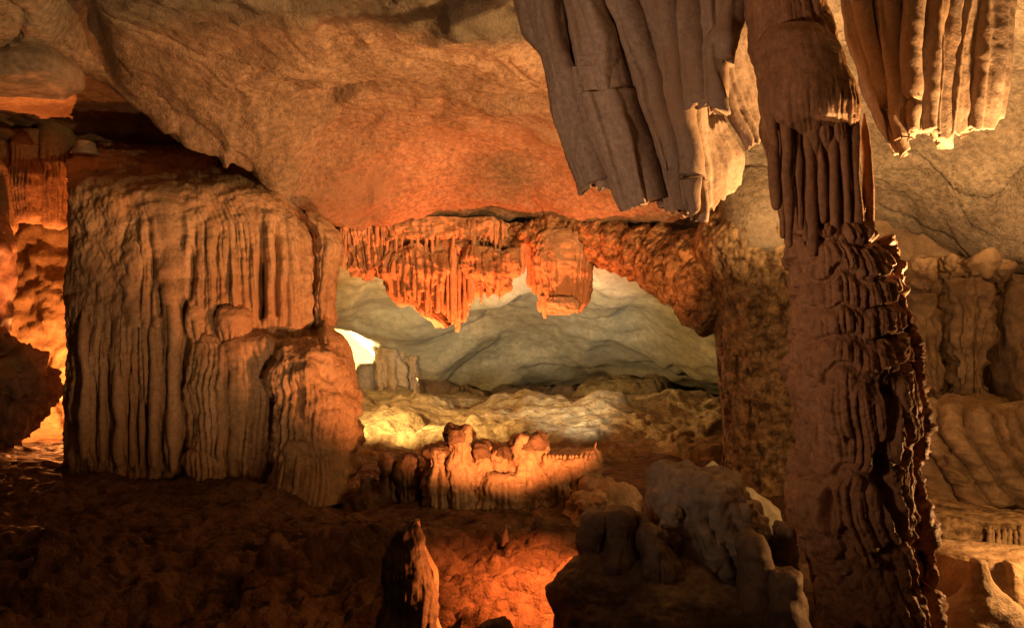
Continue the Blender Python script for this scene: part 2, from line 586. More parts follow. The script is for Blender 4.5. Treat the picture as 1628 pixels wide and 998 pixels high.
# ---- main ceiling
pts = []
for a in [(0, 0, 9.5), (400, 0, 9.2), (814, 0, 8.8), (1200, 0, 8.8), (1628, 0, 9.2),
          (0, 95, 11.2), (300, 110, 11.4), (600, 170, 11.9), (900, 170, 11.7), (1300, 150, 11.5), (1620, 150, 11.0),
          (-60, 88, 11.6), (60, 92, 11.6), (130, 118, 12.0), (210, 150, 12.4), (330, 225, 12.7), (400, 265, 12.8), (460, 328, 13.0),
          (510, 345, 13.7), (620, 352, 14.6), (700, 352, 14.9), (900, 355, 14.9), (1050, 362, 14.6), (1150, 385, 14.2),
          (500, 260, 13.0), (700, 290, 14.0), (900, 290, 14.0),
          (1400, 300, 13.0), (1620, 300, 12.0), (1450, 380, 13.6), (1628, 400, 12.4)]:
    pts.append(at(*a))
for (px, Y, Z) in [(-100, 13.6, 6.6), (60, 13.6, 6.6), (200, 13.7, 6.5), (330, 13.9, 6.2), (430, 14.0, 5.6), (470, 14.2, 4.9),
                   (200, 15.5, 7.4), (600, 15.9, 4.5), (800, 16.2, 4.6), (1000, 16, 4.6), (1150, 15.6, 4.5),
                   (600, 17.5, 6), (900, 17.5, 6), (1200, 17, 5.5), (1500, 15.2, 3.8), (1700, 14, 3.5)]:
    pts.append(((px - 814) / F * Y, Y, Z))
for X in (-9, -4, 0, 4, 9):
    pts += [(X, 5, 6.2 - abs(X) * .06), (X, 0, 6.3), (X, -5, 5.8)]
pts += [(-12, 9, 5.4), (-12, 3, 5.0), (12, 9, 4.4), (12, 3, 5.0)]
fc = rbf(pts, 2e-2)
ys = np.concatenate([np.linspace(-6, 7.5, 40, endpoint=False), np.linspace(7.5, 17.4, 330)])
us = np.linspace(-1, 1, 470)
Yg = ys[:, None] + 0 * us[None]
Xg = us[None] * (np.clip(Yg, 3, 99) * .74 + 1.5)
Zg = fc(Xg, Yg)


def gb(px, py, Y, sx, sy, h, rot=0.0):
    """soft swelling (h < 0 hangs down) on the ceiling around a point"""
    p = at(px, py, Y)
    c, s = math.cos(rot), math.sin(rot)
    dx, dy = Xg - p[0], Yg - p[1]
    return h * np.exp(-((dx * c + dy * s) / sx) ** 2 - ((-dx * s + dy * c) / sy) ** 2)


Zg = Zg + gb(340, 185, 12.3, 1.0, .5, -.22, .3) + gb(230, 120, 11.4, 1.2, .35, -.18, -.3)
Zg = Zg + gb(430, 90, 11.0, .9, .28, -.2, -.5) + gb(550, 160, 11.6, .8, .2, .18, -.6) + gb(830, 330, 14.3, 1.3, .5, -.12, .1)
Zg = Zg + gb(880, 330, 14.4, .35, .9, .12, .5)
Zg = Zg + gb(128, 40, 10.4, .22, 1.0, .55, .25) + gb(150, 105, 11.3, .16, .3, .35, .2)
for (px, py, Y, sx, sy, h, ro) in [(298, 40, 10.2, .16, .05, .22, -.3), (420, 98, 11.1, .26, .05, .26, -.55), (465, 150, 11.6, .10, .06, .2, 0), (548, 172, 11.8, .42, .05, .2, -.75), (360, 205, 12.4, .5, .05, -.14, -1.1), (1608, 310, 12.0, .06, .3, .3, .1)]:
    Zg = Zg + gb(px, py, Y, sx, sy, h, ro)
wx = fbm(Xg, Yg, 0 * Xg, .45, 3, 3.0)
edge = ridged(Xg, Yg, 0 * Xg, .33, 3, 6.0)
Zg = Zg + .20 * wx - .10 * sst(.72, .92, edge) + .045 * fbm(Xg, Yg, 0 * Xg, 2.3, 4, 2.0) + .02 * fbm(Xg, Yg, Zg, 8, 3, 1.0)
scal = sst(.05, .4, fbm(Xg, Yg, 0 * Xg, .5, 2, 11.0)) * (knobs(Xg, Yg, 0 * Xg, 3.2, 2) - .5) * .04
Zg = Zg - scal
ck = 1 - np.abs(pn(Xg * .42 + .25 * wx + 7, Yg * .42 + .3 * wx, 0 * Xg + 3.0)) * 1.8
ck2 = 1 - np.abs(pn(Xg * .8 + .35 * wx + 2, Yg * .8, 0 * Xg + 9.0)) * 1.8
Zg = Zg + .08 * sst(.955, .995, ck) * sst(-.1, .2, fbm(Xg, Yg, 0 * Xg, .3, 2, 71.0)) + .06 * sst(.955, .99, ck2) * sst(.0, .3, fbm(Xg, Yg, 0 * Xg, .4, 2, 73.0))
hol = fbm(Xg, Yg, 0 * Xg, .55, 2, 77.0)
Zg = Zg + .07 * sst(.12, .24, hol) - .07 * sst(-.14, -.24, hol)
Zg = Zg - .02 * (knobs(Xg, Yg, 0 * Xg, 6.5, 5) - .5) * sst(-.3, .3, fbm(Xg, Yg, 0 * Xg, .8, 2, 31.0)) + .022 * fbm(Xg, Yg, Zg, 5, 4, 17.0, .65)
struct('cave_ceiling', mesh_from_grid('cave_ceiling', np.stack([Xg, Yg, Zg], 2)), M_CEIL)

# ---- roof of the left chamber, its back wall
ptsl = [at(0, 155, 13.6), at(100, 160, 13.9), at(0, 260, 17), at(100, 250, 17), at(200, 215, 15.5), at(300, 225, 15.5), at(420, 290, 16.5),
        (-4, 14.5, 5.9), (-10, 13.2, 6.0), (-12, 15, 5.4), (-3, 17.5, 4.7)]
fl_ = rbf(ptsl, .05)
ys = np.linspace(13.0, 18.6, 90); us = np.linspace(-13.5, -3.4, 150)
Yg, Xg = np.meshgrid(ys, us, indexing='ij')
Zg = fl_(Xg, Yg) + .16 * fbm(Xg, Yg, 0 * Xg, .9, 4, 3.0) + .05 * fbm(Xg, Yg, 0 * Xg, 4, 3, 5.0)
struct('left_chamber_roof', mesh_from_grid('left_chamber_roof', np.stack([Xg, Yg, Zg], 2)), M_WALL)

xs = np.linspace(-14, -4.7, 150); zs = np.linspace(-.8, 7.0, 150)
Zg, Xg = np.meshgrid(zs, xs, indexing='ij')
Yw = 17.6 - .10 * (Xg + 8) ** 2 * (Xg < -8) - .4 * sst(3.2, 1.0, Zg) + .55 * fbm(Xg, 0 * Xg, Zg, .7, 5, 1.0, .6) + .35 * (ridged(Xg, 0 * Xg, Zg + .5 * Xg, .7, 3, 2.0) - .6)
struct('left_chamber_wall', mesh_from_grid('left_chamber_wall', np.stack([Xg, Yw, Zg], 2)), M_WALL)

ys = np.linspace(13.7, 18.2, 60); zs = np.linspace(-.8, 7.2, 80)
Zg, Yg = np.meshgrid(zs, ys, indexing='ij')
Xw = -4.5 + .15 * fbm(0 * Yg, Yg, Zg, .7, 4, 3.0)
struct('light_block_wall', mesh_from_grid('light_block_wall', np.stack([Xw, Yg, Zg], 2)), M_WALL)  # unseen wall added to stop lamp light leaking between the chambers

# ---- pale roof of the far chamber
ptf = [at(*a) for a in [(500, 395, 16.4), (700, 400, 16.8), (900, 400, 16.8), (1050, 410, 16.6), (1150, 450, 16.2),
                        (500, 478, 20.0), (556, 516, 22.2), (640, 505, 21.2), (760, 500, 21.5), (900, 500, 21.3), (1000, 500, 20.6), (1100, 530, 19),
                        (605, 562, 23.6), (660, 588, 24.2), (760, 624, 25.2), (830, 614, 25.4), (920, 610, 25.4), (1060, 612, 23.8), (1130, 590, 20.5),
                        (800, 560, 23.6), (930, 560, 23.2)]]
ptf += [((540 - 814) / F * 25, 25, 3.0), ((600 - 814) / F * 26.5, 26.5, 2.6), ((700 - 814) / F * 27.5, 27.5, 1.6), (-9, 20, 2.6), (-9, 27, 3.4), (-9, 16.5, 4.0),
        ((850 - 814) / F * 28, 28, .4), ((1000 - 814) / F * 27, 27, .3), (7, 22, .6), (8, 17, 2.2), (6, 26, .2)]
ff = rbf(ptf, .03)
ys = np.linspace(16.2, 29.5, 170); us = np.linspace(-6.4, 8, 230)
Yg, Xg = np.meshgrid(ys, us, indexing='ij')
Zg = ff(Xg, Yg)
rr = ridged(Xg * .8 + .25 * Yg, Yg * .9, 0 * Xg, .22, 2, 3.0)
Zg = Zg - .30 * sst(.62, .95, rr) + .22 * fbm(Xg, Yg, 0 * Xg, .45, 3, 12.0) + .12 * sst(.0, .12, fbm(Xg * .6 + .3 * Yg, Yg * .6, 0 * Xg, .8, 2, 33.0)) + .06 * fbm(Xg, Yg, 0 * Xg, 2.5, 4, 4.0)
struct('far_chamber_roof', mesh_from_grid('far_chamber_roof', np.stack([Xg, Yg, Zg], 2)), M_PALE)

xs = np.linspace(-13, 9, 100); zs = np.linspace(-1.5, 5, 50)
Zg, Xg = np.meshgrid(zs, xs, indexing='ij')
Yw = 30.0 + .6 * fbm(Xg, 0 * Xg, Zg, .5, 4, 21.0) - .03 * (Xg + 2) ** 2 * (np.abs(Xg + 2) > 6)
struct('far_chamber_wall', mesh_from_grid('far_chamber_wall', np.stack([Xg, Yw, Zg], 2)), M_PALE)

# ---- brown wall closing the cave behind the column
xs = np.linspace(3.35, 13, 160); zs = np.linspace(-1.5, 5.4, 130)
Zg, Xg = np.meshgrid(zs, xs, indexing='ij')
Yw = 13.4 - .16 * np.clip(Xg - 5.5, 0, 9) ** 1.6 + .5 * fbm(Xg, 0 * Xg, Zg, .6, 4, 14.0) + .15 * fbm(Xg, 0 * Xg, Zg, 2.2, 4, 15.0) + .25 * sst(2.5, 4.5, Zg)
struct('cave_wall', mesh_from_grid('cave_wall', np.stack([Xg, Yw, Zg], 2)), M_WALL)


# ================================================================== FORMATIONS
def ground(px, py, Y):
    return at(px, py, Y)


# ---- massive fluted flowstone pillar
T = thing('flowstone_pillar', 'massive block-like flowstone pillar with fluted face and bulging cascades, under the ceiling lip', 'rock pillar', at(330, 760, 13.3))
fl1 = Flutes(.11, 11, start=(-.1, .8)); fs1 = Flutes(.045, 12)
# ribs (centre px, half width, top, foot, height) and clefts (centre, half width, top, foot, depth) carved into the face
RIBS = [(304, 9, 345, 500, .08), (322, 9, 352, 500, .07), (338, 9, 340, 495, .10), (356, 11, 372, 490, .08), (375, 10, 385, 492, .11), (390, 7, 390, 495, .07), (404, 8, 378, 500, .09),
        (428, 11, 338, 520, .16), (447, 8, 350, 520, .10), (463, 9, 340, 525, .13), (482, 11, 345, 525, .14), (511, 14, 350, 530, .20), (275, 24, 400, 750, .12), (245, 14, 470, 745, .06), (150, 16, 500, 735, .05), (190, 14, 480, 735, .05)]
CLEFTS = [(306, 4, 385, 480, .20), (416, 5, 395, 508, .30), (440, 3, 360, 500, .14), (496, 5, 352, 522, .32), (296, 6, 470, 765, .34), (153, 3, 590, 735, .14), (181, 3, 600, 738, .14),
          (232, 5, 630, 742, .26), (256, 4, 440, 500, .16), (262, 4, 650, 745, .2), (196, 8, 345, 410, .12), (389, 5, 685, 775, .35), (171, 2.5, 560, 735, .1), (206, 3, 560, 740, .12), (220, 2.5, 600, 740, .12)]


def body_disp(X, Y, Z, S, V):
    px = 814 + X / Y * F + 3.0 * fbm(X, 0 * X, Z, 1.6, 3, 6.0)
    py = 499 - (Z - CZ) / Y * F + 8 * fbm(X * 2, 0 * X, 0 * X, 1.7, 2, 2.0)
    lft = 1 - sst(-.9, -.2, S)
    f = sst(.18 + .26 * lft, .42 + .22 * lft, V)
    side = sst(2.1, 2.6, np.abs(S))
    D = .7 * fl1(S + .05 * fbm(X, Y, Z, .8, 2, 1.0), V) * f + .6 * fs1(S + .03 * pn(X * 2, Y * 2, Z * .7), V) * f
    R = 0 * X
    for c, h, y0, y1, a in RIBS:
        w = h * (.9 + .25 * sst(y0, y1, py))
        t = np.clip(1 - ((px - c) / w) ** 2, 0, 1) ** .6
        R = np.maximum(R, a * t * sst(y0 - 10, y0 + 45, py) * (1 - sst(y1 - 14, y1 + 4, py)))
    D = D + R
    for c, h, y0, y1, a in CLEFTS:
        D = D - a * np.exp(-((px - c) / h) ** 2) * sst(y0, y0 + 35, py) * (1 - sst(y1 - 6, y1 + 6, py))
    return (1 - .7 * side) * D + .11 * (1 - .6 * side) * fbm(X, Y, Z, .9, 3, 2.0) + .05 * fbm(X, Y, Z, 5, 5, 3.0, .6) + .06 * (1 - f) * fbm(X, Y, Z, 2.5, 3, 4.0)


link('core', loft('core', [(218, 106, 330, 17.0), (232, 106, 380, 16.7), (246, 106, 415, 16.2), (260, 106, 436, 15.5), (272, 107, 448, 14.8), (284, 107, 456, 14.1), (296, 107, 464, 13.55), (310, 108, 474, 13.35), (335, 108, 490, 13.3), (360, 109, 508, 13.3),
                           (420, 109, 516), (480, 109, 522), (545, 108, 524), (640, 108, 530), (700, 107, 545), (740, 106, 556), (800, 103, 566)],
                  13.3, 1.25, 760, 520, 4.2, body_disp, .72, .012), M_FLOW, T)


def prib(px, hw, y0, y1, Y, taper=.8, name='rib', mat=None, par=None, dep=1.3, seed=None, nv=60, nu=22, lean=0, sink=0.0):
    sd = seed if seed is not None else px * .37 + y0 * .11
    r = np.random.default_rng(int(abs(sd) * 100) % 99991)
    rows = [(y0, px - hw * .25, px + hw * .25, Y + sink)]
    k = 7
    for i in range(1, k):
        f = i / k
        ww = hw * (taper + (1 - taper) * f) * r.uniform(.78, 1.22)
        c = px + lean * f + r.uniform(-.22, .22) * hw
        rows.append((y0 + (y1 - y0) * (.04 + .96 * f), c - ww, c + ww, Y + sink * max(0, .75 - f * 1.2)))
    rows.append((y1 - 1, px + lean - hw * .8, px + lean + hw * .8))
    rows.append((y1 + 3, px + lean - hw * .35, px + lean + hw * .35))
    me = loft(name, rows, Y, hw / F * Y * dep, nu, nv, 2.1, rough_disp(.25 * hw / F * Y, 2.5, .12 * hw / F * Y, 9, sd), .3, .03, flat=.5)
    return link(name, me, mat or M_FLOW, par or T)


for a in [(138, 13, 475, 728, 12.12), (165, 8, 510, 735, 12.1), (191, 11, 500, 738, 12.08), (212, 7, 570, 740, 12.08), (226, 6, 585, 742, 12.08),
          (248, 12, 480, 742, 12.04), (279, 14, 425, 750, 12.0), (402, 6, 640, 770, 12.0), (414, 7, 620, 768, 12.0)]:
    prib(*a[:4], a[4] + .04, sink=.18)
# swelling boss and hood on the upper left of the face
link('boss', loft('boss', dome(338, 520, 190, 272, 0, .8), 12.52, .42, 120, 110, 2.3, rough_disp(.10, 1.8, .05, 6, 3.1)), M_FLOW, T)
link('boss', loft('boss', [(482, 308, 326), (488, 301, 334), (500, 298, 338), (515, 300, 338), (530, 306, 334), (540, 312, 328)], 12.3, .3, 80, 70, 2.3, cascade_disp(Flutes(.06, 31), 1.0, .35, .03, 31)), M_FLOW, T)
link('boss', loft('boss', [(486, 352, 396), (492, 342, 408), (504, 336, 414), (520, 336, 414), (540, 344, 408), (556, 358, 395)], 12.32, .4, 110, 90, 2.3, cascade_disp(Flutes(.07, 32), 1.0, .4, .03, 32)), M_FLOW, T)
link('cascade', loft('cascade', [(520, 300, 330), (530, 297, 420), (545, 296, 470), (575, 296, 482), (640, 297, 482), (700, 298, 478), (770, 300, 470)], 12.42, .5, 280, 260, 2.8,
                     cascade_disp(Flutes(.065, 33, start=(.1, .4), end=(.75, 1.1)), 1.3, .22, .04, 33, Flutes(.028, 34), .8, .14, 1.6, .05)), M_FLOW, T)
link('bulge', loft('bulge', [(706, 310, 345), (712, 300, 372), (724, 296, 386), (745, 296, 390), (790, 294, 392)], 12.3, .5, 160, 100, 2.4, cascade_disp(Flutes(.06, 39, start=(-.1, .4)), .8, .0, .05, 39, Flutes(.03, 40), .6, .10, 1.8)), M_FLOW, T)
link('boss', loft('boss', [(540, 470, 495), (546, 450, 525), (560, 438, 548), (590, 430, 562), (640, 430, 570), (700, 432, 572), (760, 436, 566), (800, 440, 562)], 12.25, .72, 240, 240, 2.5,
                  cascade_disp(Flutes(.06, 35, start=(-.1, .45), end=(.6, 1.2)), 1.2, .12, .07, 35, Flutes(.028, 36), .8, .14, 2.2, .07)), M_FLOW, T)
link('bulge', loft('bulge', dome(690, 800, 420, 562, 6, .75), 11.95, .62, 200, 120, 2.4,
                   cascade_disp(Flutes(.05, 37, start=(.1, .5)), .9, .3, .02, 37)), M_FLOW, T)
link('spike', loft('spike', [(508, 516, 520), (522, 510, 530), (545, 505, 548), (580, 498, 560), (620, 492, 566)], 12.3, .35, 60, 60, 2.2,
                   cascade_disp(Flutes(.06, 38), 1.0, .2, .03, 38)), M_FLOW, T)
link('arm', loft('arm', [(336, 484, 500), (348, 488, 522), (372, 500, 540), (394, 508, 546), (412, 508, 538), (470, 500, 528), (520, 500, 528)], 12.7, .3, 90, 110, 2.3, cascade_disp(Flutes(.07, 43), 1.0, .2, .05, 43, None, 0, .08, 2.2)), M_FLOW, T)

# ---- left chamber: boulder, hanging teeth
tag(link('boulder', loft('boulder', [(538, -60, 20), (548, -80, 48), (570, -100, 80), (600, -110, 97), (630, -110, 96), (655, -105, 80), (680, -100, 56), (700, -95, 40)], 13.0, .8, 130, 110, 2.3,
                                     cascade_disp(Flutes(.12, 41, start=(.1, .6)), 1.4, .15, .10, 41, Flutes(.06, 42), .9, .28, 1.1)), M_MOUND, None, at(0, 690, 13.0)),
    'smooth dark boulder silhouetted before the glowing left chamber, beside the big pillar', 'boulder')
tag(link('rock_outcrop', loft('rock_outcrop', [(338, -90, 4), (352, -90, 16), (390, -90, 28), (440, -90, 22), (490, -90, 26), (540, -90, 12), (600, -90, 2)], 14.2, .5, 110, 110, 2.6, rough_disp(.22, 1.0, .09, 4, 2.2)), M_MOUND, None, at(-20, 600, 14.2)),
    'dark jagged rock jutting in above the dark boulder at the left edge', 'rock')
T = thing('hanging_flowstone', 'dim brown fluted flowstone hanging from the roof left of the big pillar', 'flowstone', at(60, 250, 14.7))
for (l, r, y0, y1, Y, sd) in [(-40, 26, 262, 368, 14.7, 51), (24, 72, 276, 352, 14.6, 52), (64, 112, 256, 362, 14.9, 53)]:
    link('lobe', loft('lobe', [(y0 - 70, l - 6, r + 8, Y + .6), (y0, l - 2, r + 4), ((y0 + y1) / 2, l, r), (y1 - 8, l + 2, r - 2), (y1, l + 8, r - 10)], Y, .35, 100, 80, 2.5,
                         cascade_disp(Flutes(.09, sd), .9, .1, .02, sd)), M_WALL, T)
T = thing('overhanging_rock', 'dark shaded overhang of rock above the opening left of the pillar', 'rock', at(-10, 230, 14.6))
link('body', loft('body', [(205, -120, 20, 14.8), (225, -120, 70, 15.1), (240, -120, 108, 15.4), (262, -120, 100, 15.2), (290, -120, 50, 15.0), (330, -120, 26, 14.8), (345, -120, 10)], 14.8, .4, 120, 80, 2.6, rough_disp(.10, 1.2, .05, 5, 6.6)), M_WALL, T)
tag(link('ceiling_boulder', loft('ceiling_boulder', [(34, 20, 70, 11.6), (42, -40, 100, 11.5), (62, -80, 122, 11.4), (90, -90, 134), (112, -90, 132), (126, -85, 110), (132, -80, 60)], 11.3, .7, 150, 110, 3.0,
                                                     rough_disp(.06, 1.1, .02, 6, 7.1)), M_GREY, None, at(20, 80, 11.3)),
    'grey rounded rock bulging from the ceiling in the upper left corner', 'rock')
tag(link('pebble', loft('pebble', dome(222, 242, 112, 160, 0, .7), 13.3, .25, 40, 30, 2.2, rough_disp(.02, 2, .01, 7, 1.0)), M_GREY, None, at(136, 242, 13.3)),
    'small pale rounded stone lying on top of the big pillar', 'stone')

# ---- curtain of thin stalactites under the ceiling lip
T = thing('stalactite_curtain', 'orange lit curtain of thin stalactites hanging at the ceiling lip beside the big pillar', 'stalactites', at(680, 360, 15.0))
for (rows, Y, sd) in [([(348, 545, 606), (360, 540, 614), (390, 546, 618), (415, 558, 616), (432, 570, 614), (442, 580, 610)], 14.95, 61),
                       ([(346, 596, 800), (356, 594, 806), (372, 600, 804), (382, 610, 796)], 14.92, 62),
                       ([(376, 620, 760), (390, 612, 812), (420, 612, 816), (448, 616, 760), (470, 626, 748), (486, 660, 744), (505, 690, 742), (518, 706, 736)], 15.12, 63),
                       ([(392, 742, 800), (402, 738, 814), (430, 740, 818), (456, 748, 812), (468, 756, 800)], 14.9, 64),
                       ([(392, 622, 690), (404, 616, 716), (440, 616, 720), (466, 622, 716), (480, 640, 700)], 14.95, 65)]:
    link('mass', loft('mass', rows, Y, .26, 240, 130, 2.5, cascade_disp(Flutes(.075, sd, start=(-.4, .3), end=(.75, 1.1)), 1.7, .0, .08, sd, Flutes(.035, sd + 20), 1.2, .14, 2.4, .05, .08)), M_FLOW, T)
env = [(535, 392), (545, 402), (560, 425), (572, 440), (585, 446), (600, 447), (612, 444), (618, 466), (630, 478), (650, 482), (665, 486), (680, 505), (695, 500), (708, 515), (722, 530), (735, 520), (744, 492),
       (752, 480), (770, 478), (790, 474), (805, 468), (818, 448)]
ex, ey = [e[0] for e in env], [e[1] for e in env]
r_ = np.random.default_rng(66)
x = 538.0
while x < 818:
    hw = r_.uniform(2.0, 5.2)
    bot = np.interp(x, ex, ey) - r_.uniform(-2, 30)
    prib(x, hw * r_.uniform(.7, 1.2), 352 + r_.uniform(10, 70), bot, 14.98 - r_.uniform(-.08, .24), 1.0, 'stalactite', M_FLOW, T, 1.2, nv=36, nu=12)
    x += hw * r_.uniform(1.0, 2.1)
for i in range(74):                       # second, longer layer and the short bright fringe along the lip
    x = r_.uniform(542, 800)
    if i % 2:
        prib(x, r_.uniform(1.6, 3.4), 350, r_.uniform(372, 402), 14.70, 1.1, 'stalactite', M_FLOW, T, 1.2, nv=28, nu=10)
    else:
        b_ = np.interp(x, ex, ey)
        prib(x, r_.uniform(2.2, 4.0), r_.uniform(390, 430), b_ - r_.uniform(0, 18), 14.82 - r_.uniform(0, .12), 1.0, 'stalactite', M_FLOW, T, 1.2, nv=30, nu=10)
T = thing('block_stalactite', 'blunt broken block of orange flowstone hanging alone, right of the stalactite curtain', 'stalactite', at(898, 370, 14.8))
link('body', loft('body', [(364, 862, 925), (372, 852, 940), (390, 849, 943), (430, 853, 939), (460, 856, 936), (478, 860, 931), (489, 860, 926), (494, 862, 922)], 14.9, .38, 260, 180, 4.5,
                  cascade_disp(Flutes(.09, 71), 1.0, .1, .05, 71, Flutes(.035, 72), 1.0, .05, 2.0, .03)), M_FLOW, T)
link('lip', loft('lip', [(472, 872, 915), (482, 866, 922), (492, 868, 920), (500, 872, 905)], 14.62, .2, 70, 40, 2.3, rough_disp(.05, 3, .03, 9, 9)), M_PALE, T)
link('tooth', loft('tooth', [(470, 858, 872), (490, 860, 872), (506, 864, 869)], 14.65, .08, 24, 30), M_FLOW, T)
link('tooth', loft('tooth', [(470, 908, 924), (488, 912, 923), (498, 916, 921)], 14.65, .08, 24, 30), M_FLOW, T)
T = thing('ribbon_stalactite', 'narrow ribbed stalactite group between the curtain and the broken block', 'stalactite', at(835, 370, 15.0))
for a in [(822, 5, 372, 425), (830, 6, 370, 432), (841, 6, 372, 455), (849, 5, 374, 465)]:
    prib(a[0], a[1], a[2], a[3], 15.0, 1.1, 'stalactite', M_FLOW, T, 1.2, nv=40, nu=14)

# ---- encrusted rubble arch and pillar
tag(link('encrusted_arch', tube('encrusted_arch', [at(770, 372, 15.1), at(830, 376, 15.0), at(900, 372, 15.0), at(970, 388, 14.7), at(1040, 408, 14.3), at(1090, 425, 13.8), at(1130, 455, 13.2), at(1160, 500, 13.0)],
                               [.10, .17, .24, .33, .40, .50, .55, .4], 110, 420, knob_disp(.17, 4.5, .10, 11, .18, 4)), M_CORAL, None, at(960, 400, 14.8)),
    'knobbly coral-encrusted rock band edging the ceiling from the curtain to the crusted pillar', 'rock band')
T = thing('encrusted_pillar', 'dark crusty pillar covered in cave coral, standing behind the tall column', 'rock pillar', at(1200, 800, 12.6))
link('trunk', loft('trunk', [(285, 1145, 1275, 13.0), (330, 1118, 1280, 13.0), (370, 1105, 1285), (400, 1100, 1290), (440, 1122, 1290), (480, 1134, 1290), (560, 1141, 1290), (640, 1148, 1290), (700, 1150, 1290), (760, 1150, 1295), (830, 1140, 1300), (880, 1130, 1310)],
                   12.7, .8, 480, 480, 2.8, lambda X, Y, Z, S, V: knob_disp(.10, 6, .07, 14, .14, 6)(X, Y, Z * .75, S, V) * (.25 + .75 * sst(-.55, -.3, S)) - .10 * sst(.1, .5, fbm(X, Y, Z * .35, 4.5, 3, 9.0))), M_CORAL, T)
tag(link('ceiling_pendant', loft('ceiling_pendant', [(270, 1130, 1260, 12.8), (300, 1138, 1262, 12.5), (340, 1146, 1262, 12.3), (375, 1150, 1258, 12.2), (395, 1158, 1250, 12.2), (405, 1180, 1240, 12.3)], 12.3, .45, 120, 90, 2.6, rough_disp(.05, 1.4, .015, 8, 8.8)), M_CEIL, None, at(1200, 330, 12.3)),
    'smooth tan rock swelling down from the ceiling onto the crusted pillar', 'rock')

# ---- far chamber: small column, boulder, rubble
T = thing('far_column', 'small distant stone column glowing in front of the bright gap', 'rock column', at(630, 640, 22.5))
link('shaft', loft('shaft', [(556, 606, 640), (562, 600, 642), (580, 598, 640), (600, 599, 640), (612, 600, 640), (618, 604, 636)], 22.5, .35, 90, 70, 2.6, cascade_disp(Flutes(.16, 81), 1.2, .2, .08, 81, Flutes(.06, 83), .8, .18, 1.6)), M_FLOW, T)
link('shaft', loft('shaft', [(566, 644, 666), (585, 648, 662), (605, 648, 661), (625, 650, 660)], 22.7, .2, 50, 50, 2.4, cascade_disp(Flutes(.1, 82), .9, .1, .06, 82, None, 0, .14, 1.8)), M_FLOW, T)
link('foot', loft('foot', [(612, 606, 640), (622, 600, 658), (640, 598, 668), (655, 600, 675)], 22.4, .5, 80, 50, 2.3, rough_disp(.08, 1.5, .03, 6, 8.2)), M_BANK, T)
tag(link('boulder', loft('boulder', dome(578, 640, 562, 600, 0, .8), 21.5, .35, 60, 50, 2.4, rough_disp(.05, 1.5, .02, 6, 1.2)), M_GREY, None, at(580, 640, 21.5)),
    'small grey boulder in front of the bright gap beside the big pillar', 'boulder')
tag(link('rock_slab', loft('rock_slab', [(575, 664, 668), (590, 664, 690), (610, 664, 722), (632, 662, 752), (650, 660, 760)], 23.9, .3, 80, 60, 2.4, rough_disp(.08, 1, .03, 5, 4.2)), M_MOUND, None, at(700, 650, 25)),
    'brown shadowed wedge of rock beneath the sloping edge of the pale far roof', 'rock')
for (l, r, y0, y1, Y, mt, lab) in [(935, 1062, 606, 640, 23.2, M_BANK, 'pale crusty low rock pile in the dark slit under the far roof'),
                               (700, 775, 628, 660, 23.6, M_WALL, 'low brown rock under the lowest point of the pale far roof'), (780, 960, 622, 665, 24.2, M_MOUND, 'long rock ledge coloured dark for the shade in the slit below the pale roof')]:  # the long ledge's dark stone stands for the shade in the slit
    tag(link('rock', loft('rock', [(y0 + 6, l + 12, l + 40), (y0, l + (r - l) * .35, r - (r - l) * .2), (y0 + 8, l + 4, r - 8), (y0 + 18, l - 4, r + 4), (y1, l - 12, r + 12)], Y, .7, 160, 60, 2.6, knob_disp(.16, 2.6, .10, 6, .22, int(l))), mt, None, at((l + r) / 2, y1, Y)), lab, 'rock')

# ---- layered bank in the far chamber
T = thing('layered_bank', 'yellow lit bank of ledged rock across the back of the cave, behind the stalagmite wall', 'rock bank', at(850, 720, 18))
link('face', loft('face', [(641, 575, 1120, 20.0), (645, 560, 1150, 19.4), (660, 552, 1160, 18.4), (683, 546, 1165, 17.2), (706, 540, 1170, 16.1), (736, 535, 1175, 15.2), (790, 530, 1180, 14.6)], 17, 1.0, 620, 260, 3.2,
                      lambda X, Y, Z, S, V: .30 * fbm(X, Y, Z, .7, 3, 2.2) + .16 * fbm(X * .5, Y * .5, Z * 2.6, 1.6, 4, 6.0, .6) + .12 * sst(-.05, .1, fbm(X * .35, Y * .35, Z * 2.2, 1.8, 3, 9.0)) + .08 * (knobs(X, Y, Z, 4.0, 3) - .4) + .05 * (knobs(X, Y, Z, 8.0, 5) - .4)), M_BANK, T)
link('ledge', loft('ledge', [(655, 760, 1120, 19.2), (660, 700, 1140, 18.9), (668, 690, 1150, 18.7), (682, 690, 1150, 18.7), (700, 700, 1150, 18.9)], 18.7, .8, 300, 70, 3.0, lambda X, Y, Z, S, V: .22 * fbm(X, Y, Z, .9, 3, 12.2) + .14 * (knobs(X, Y, Z, 3.2, 3) - .4) + .08 * (knobs(X, Y, Z, 7.0, 5) - .4)), M_BANK, T)

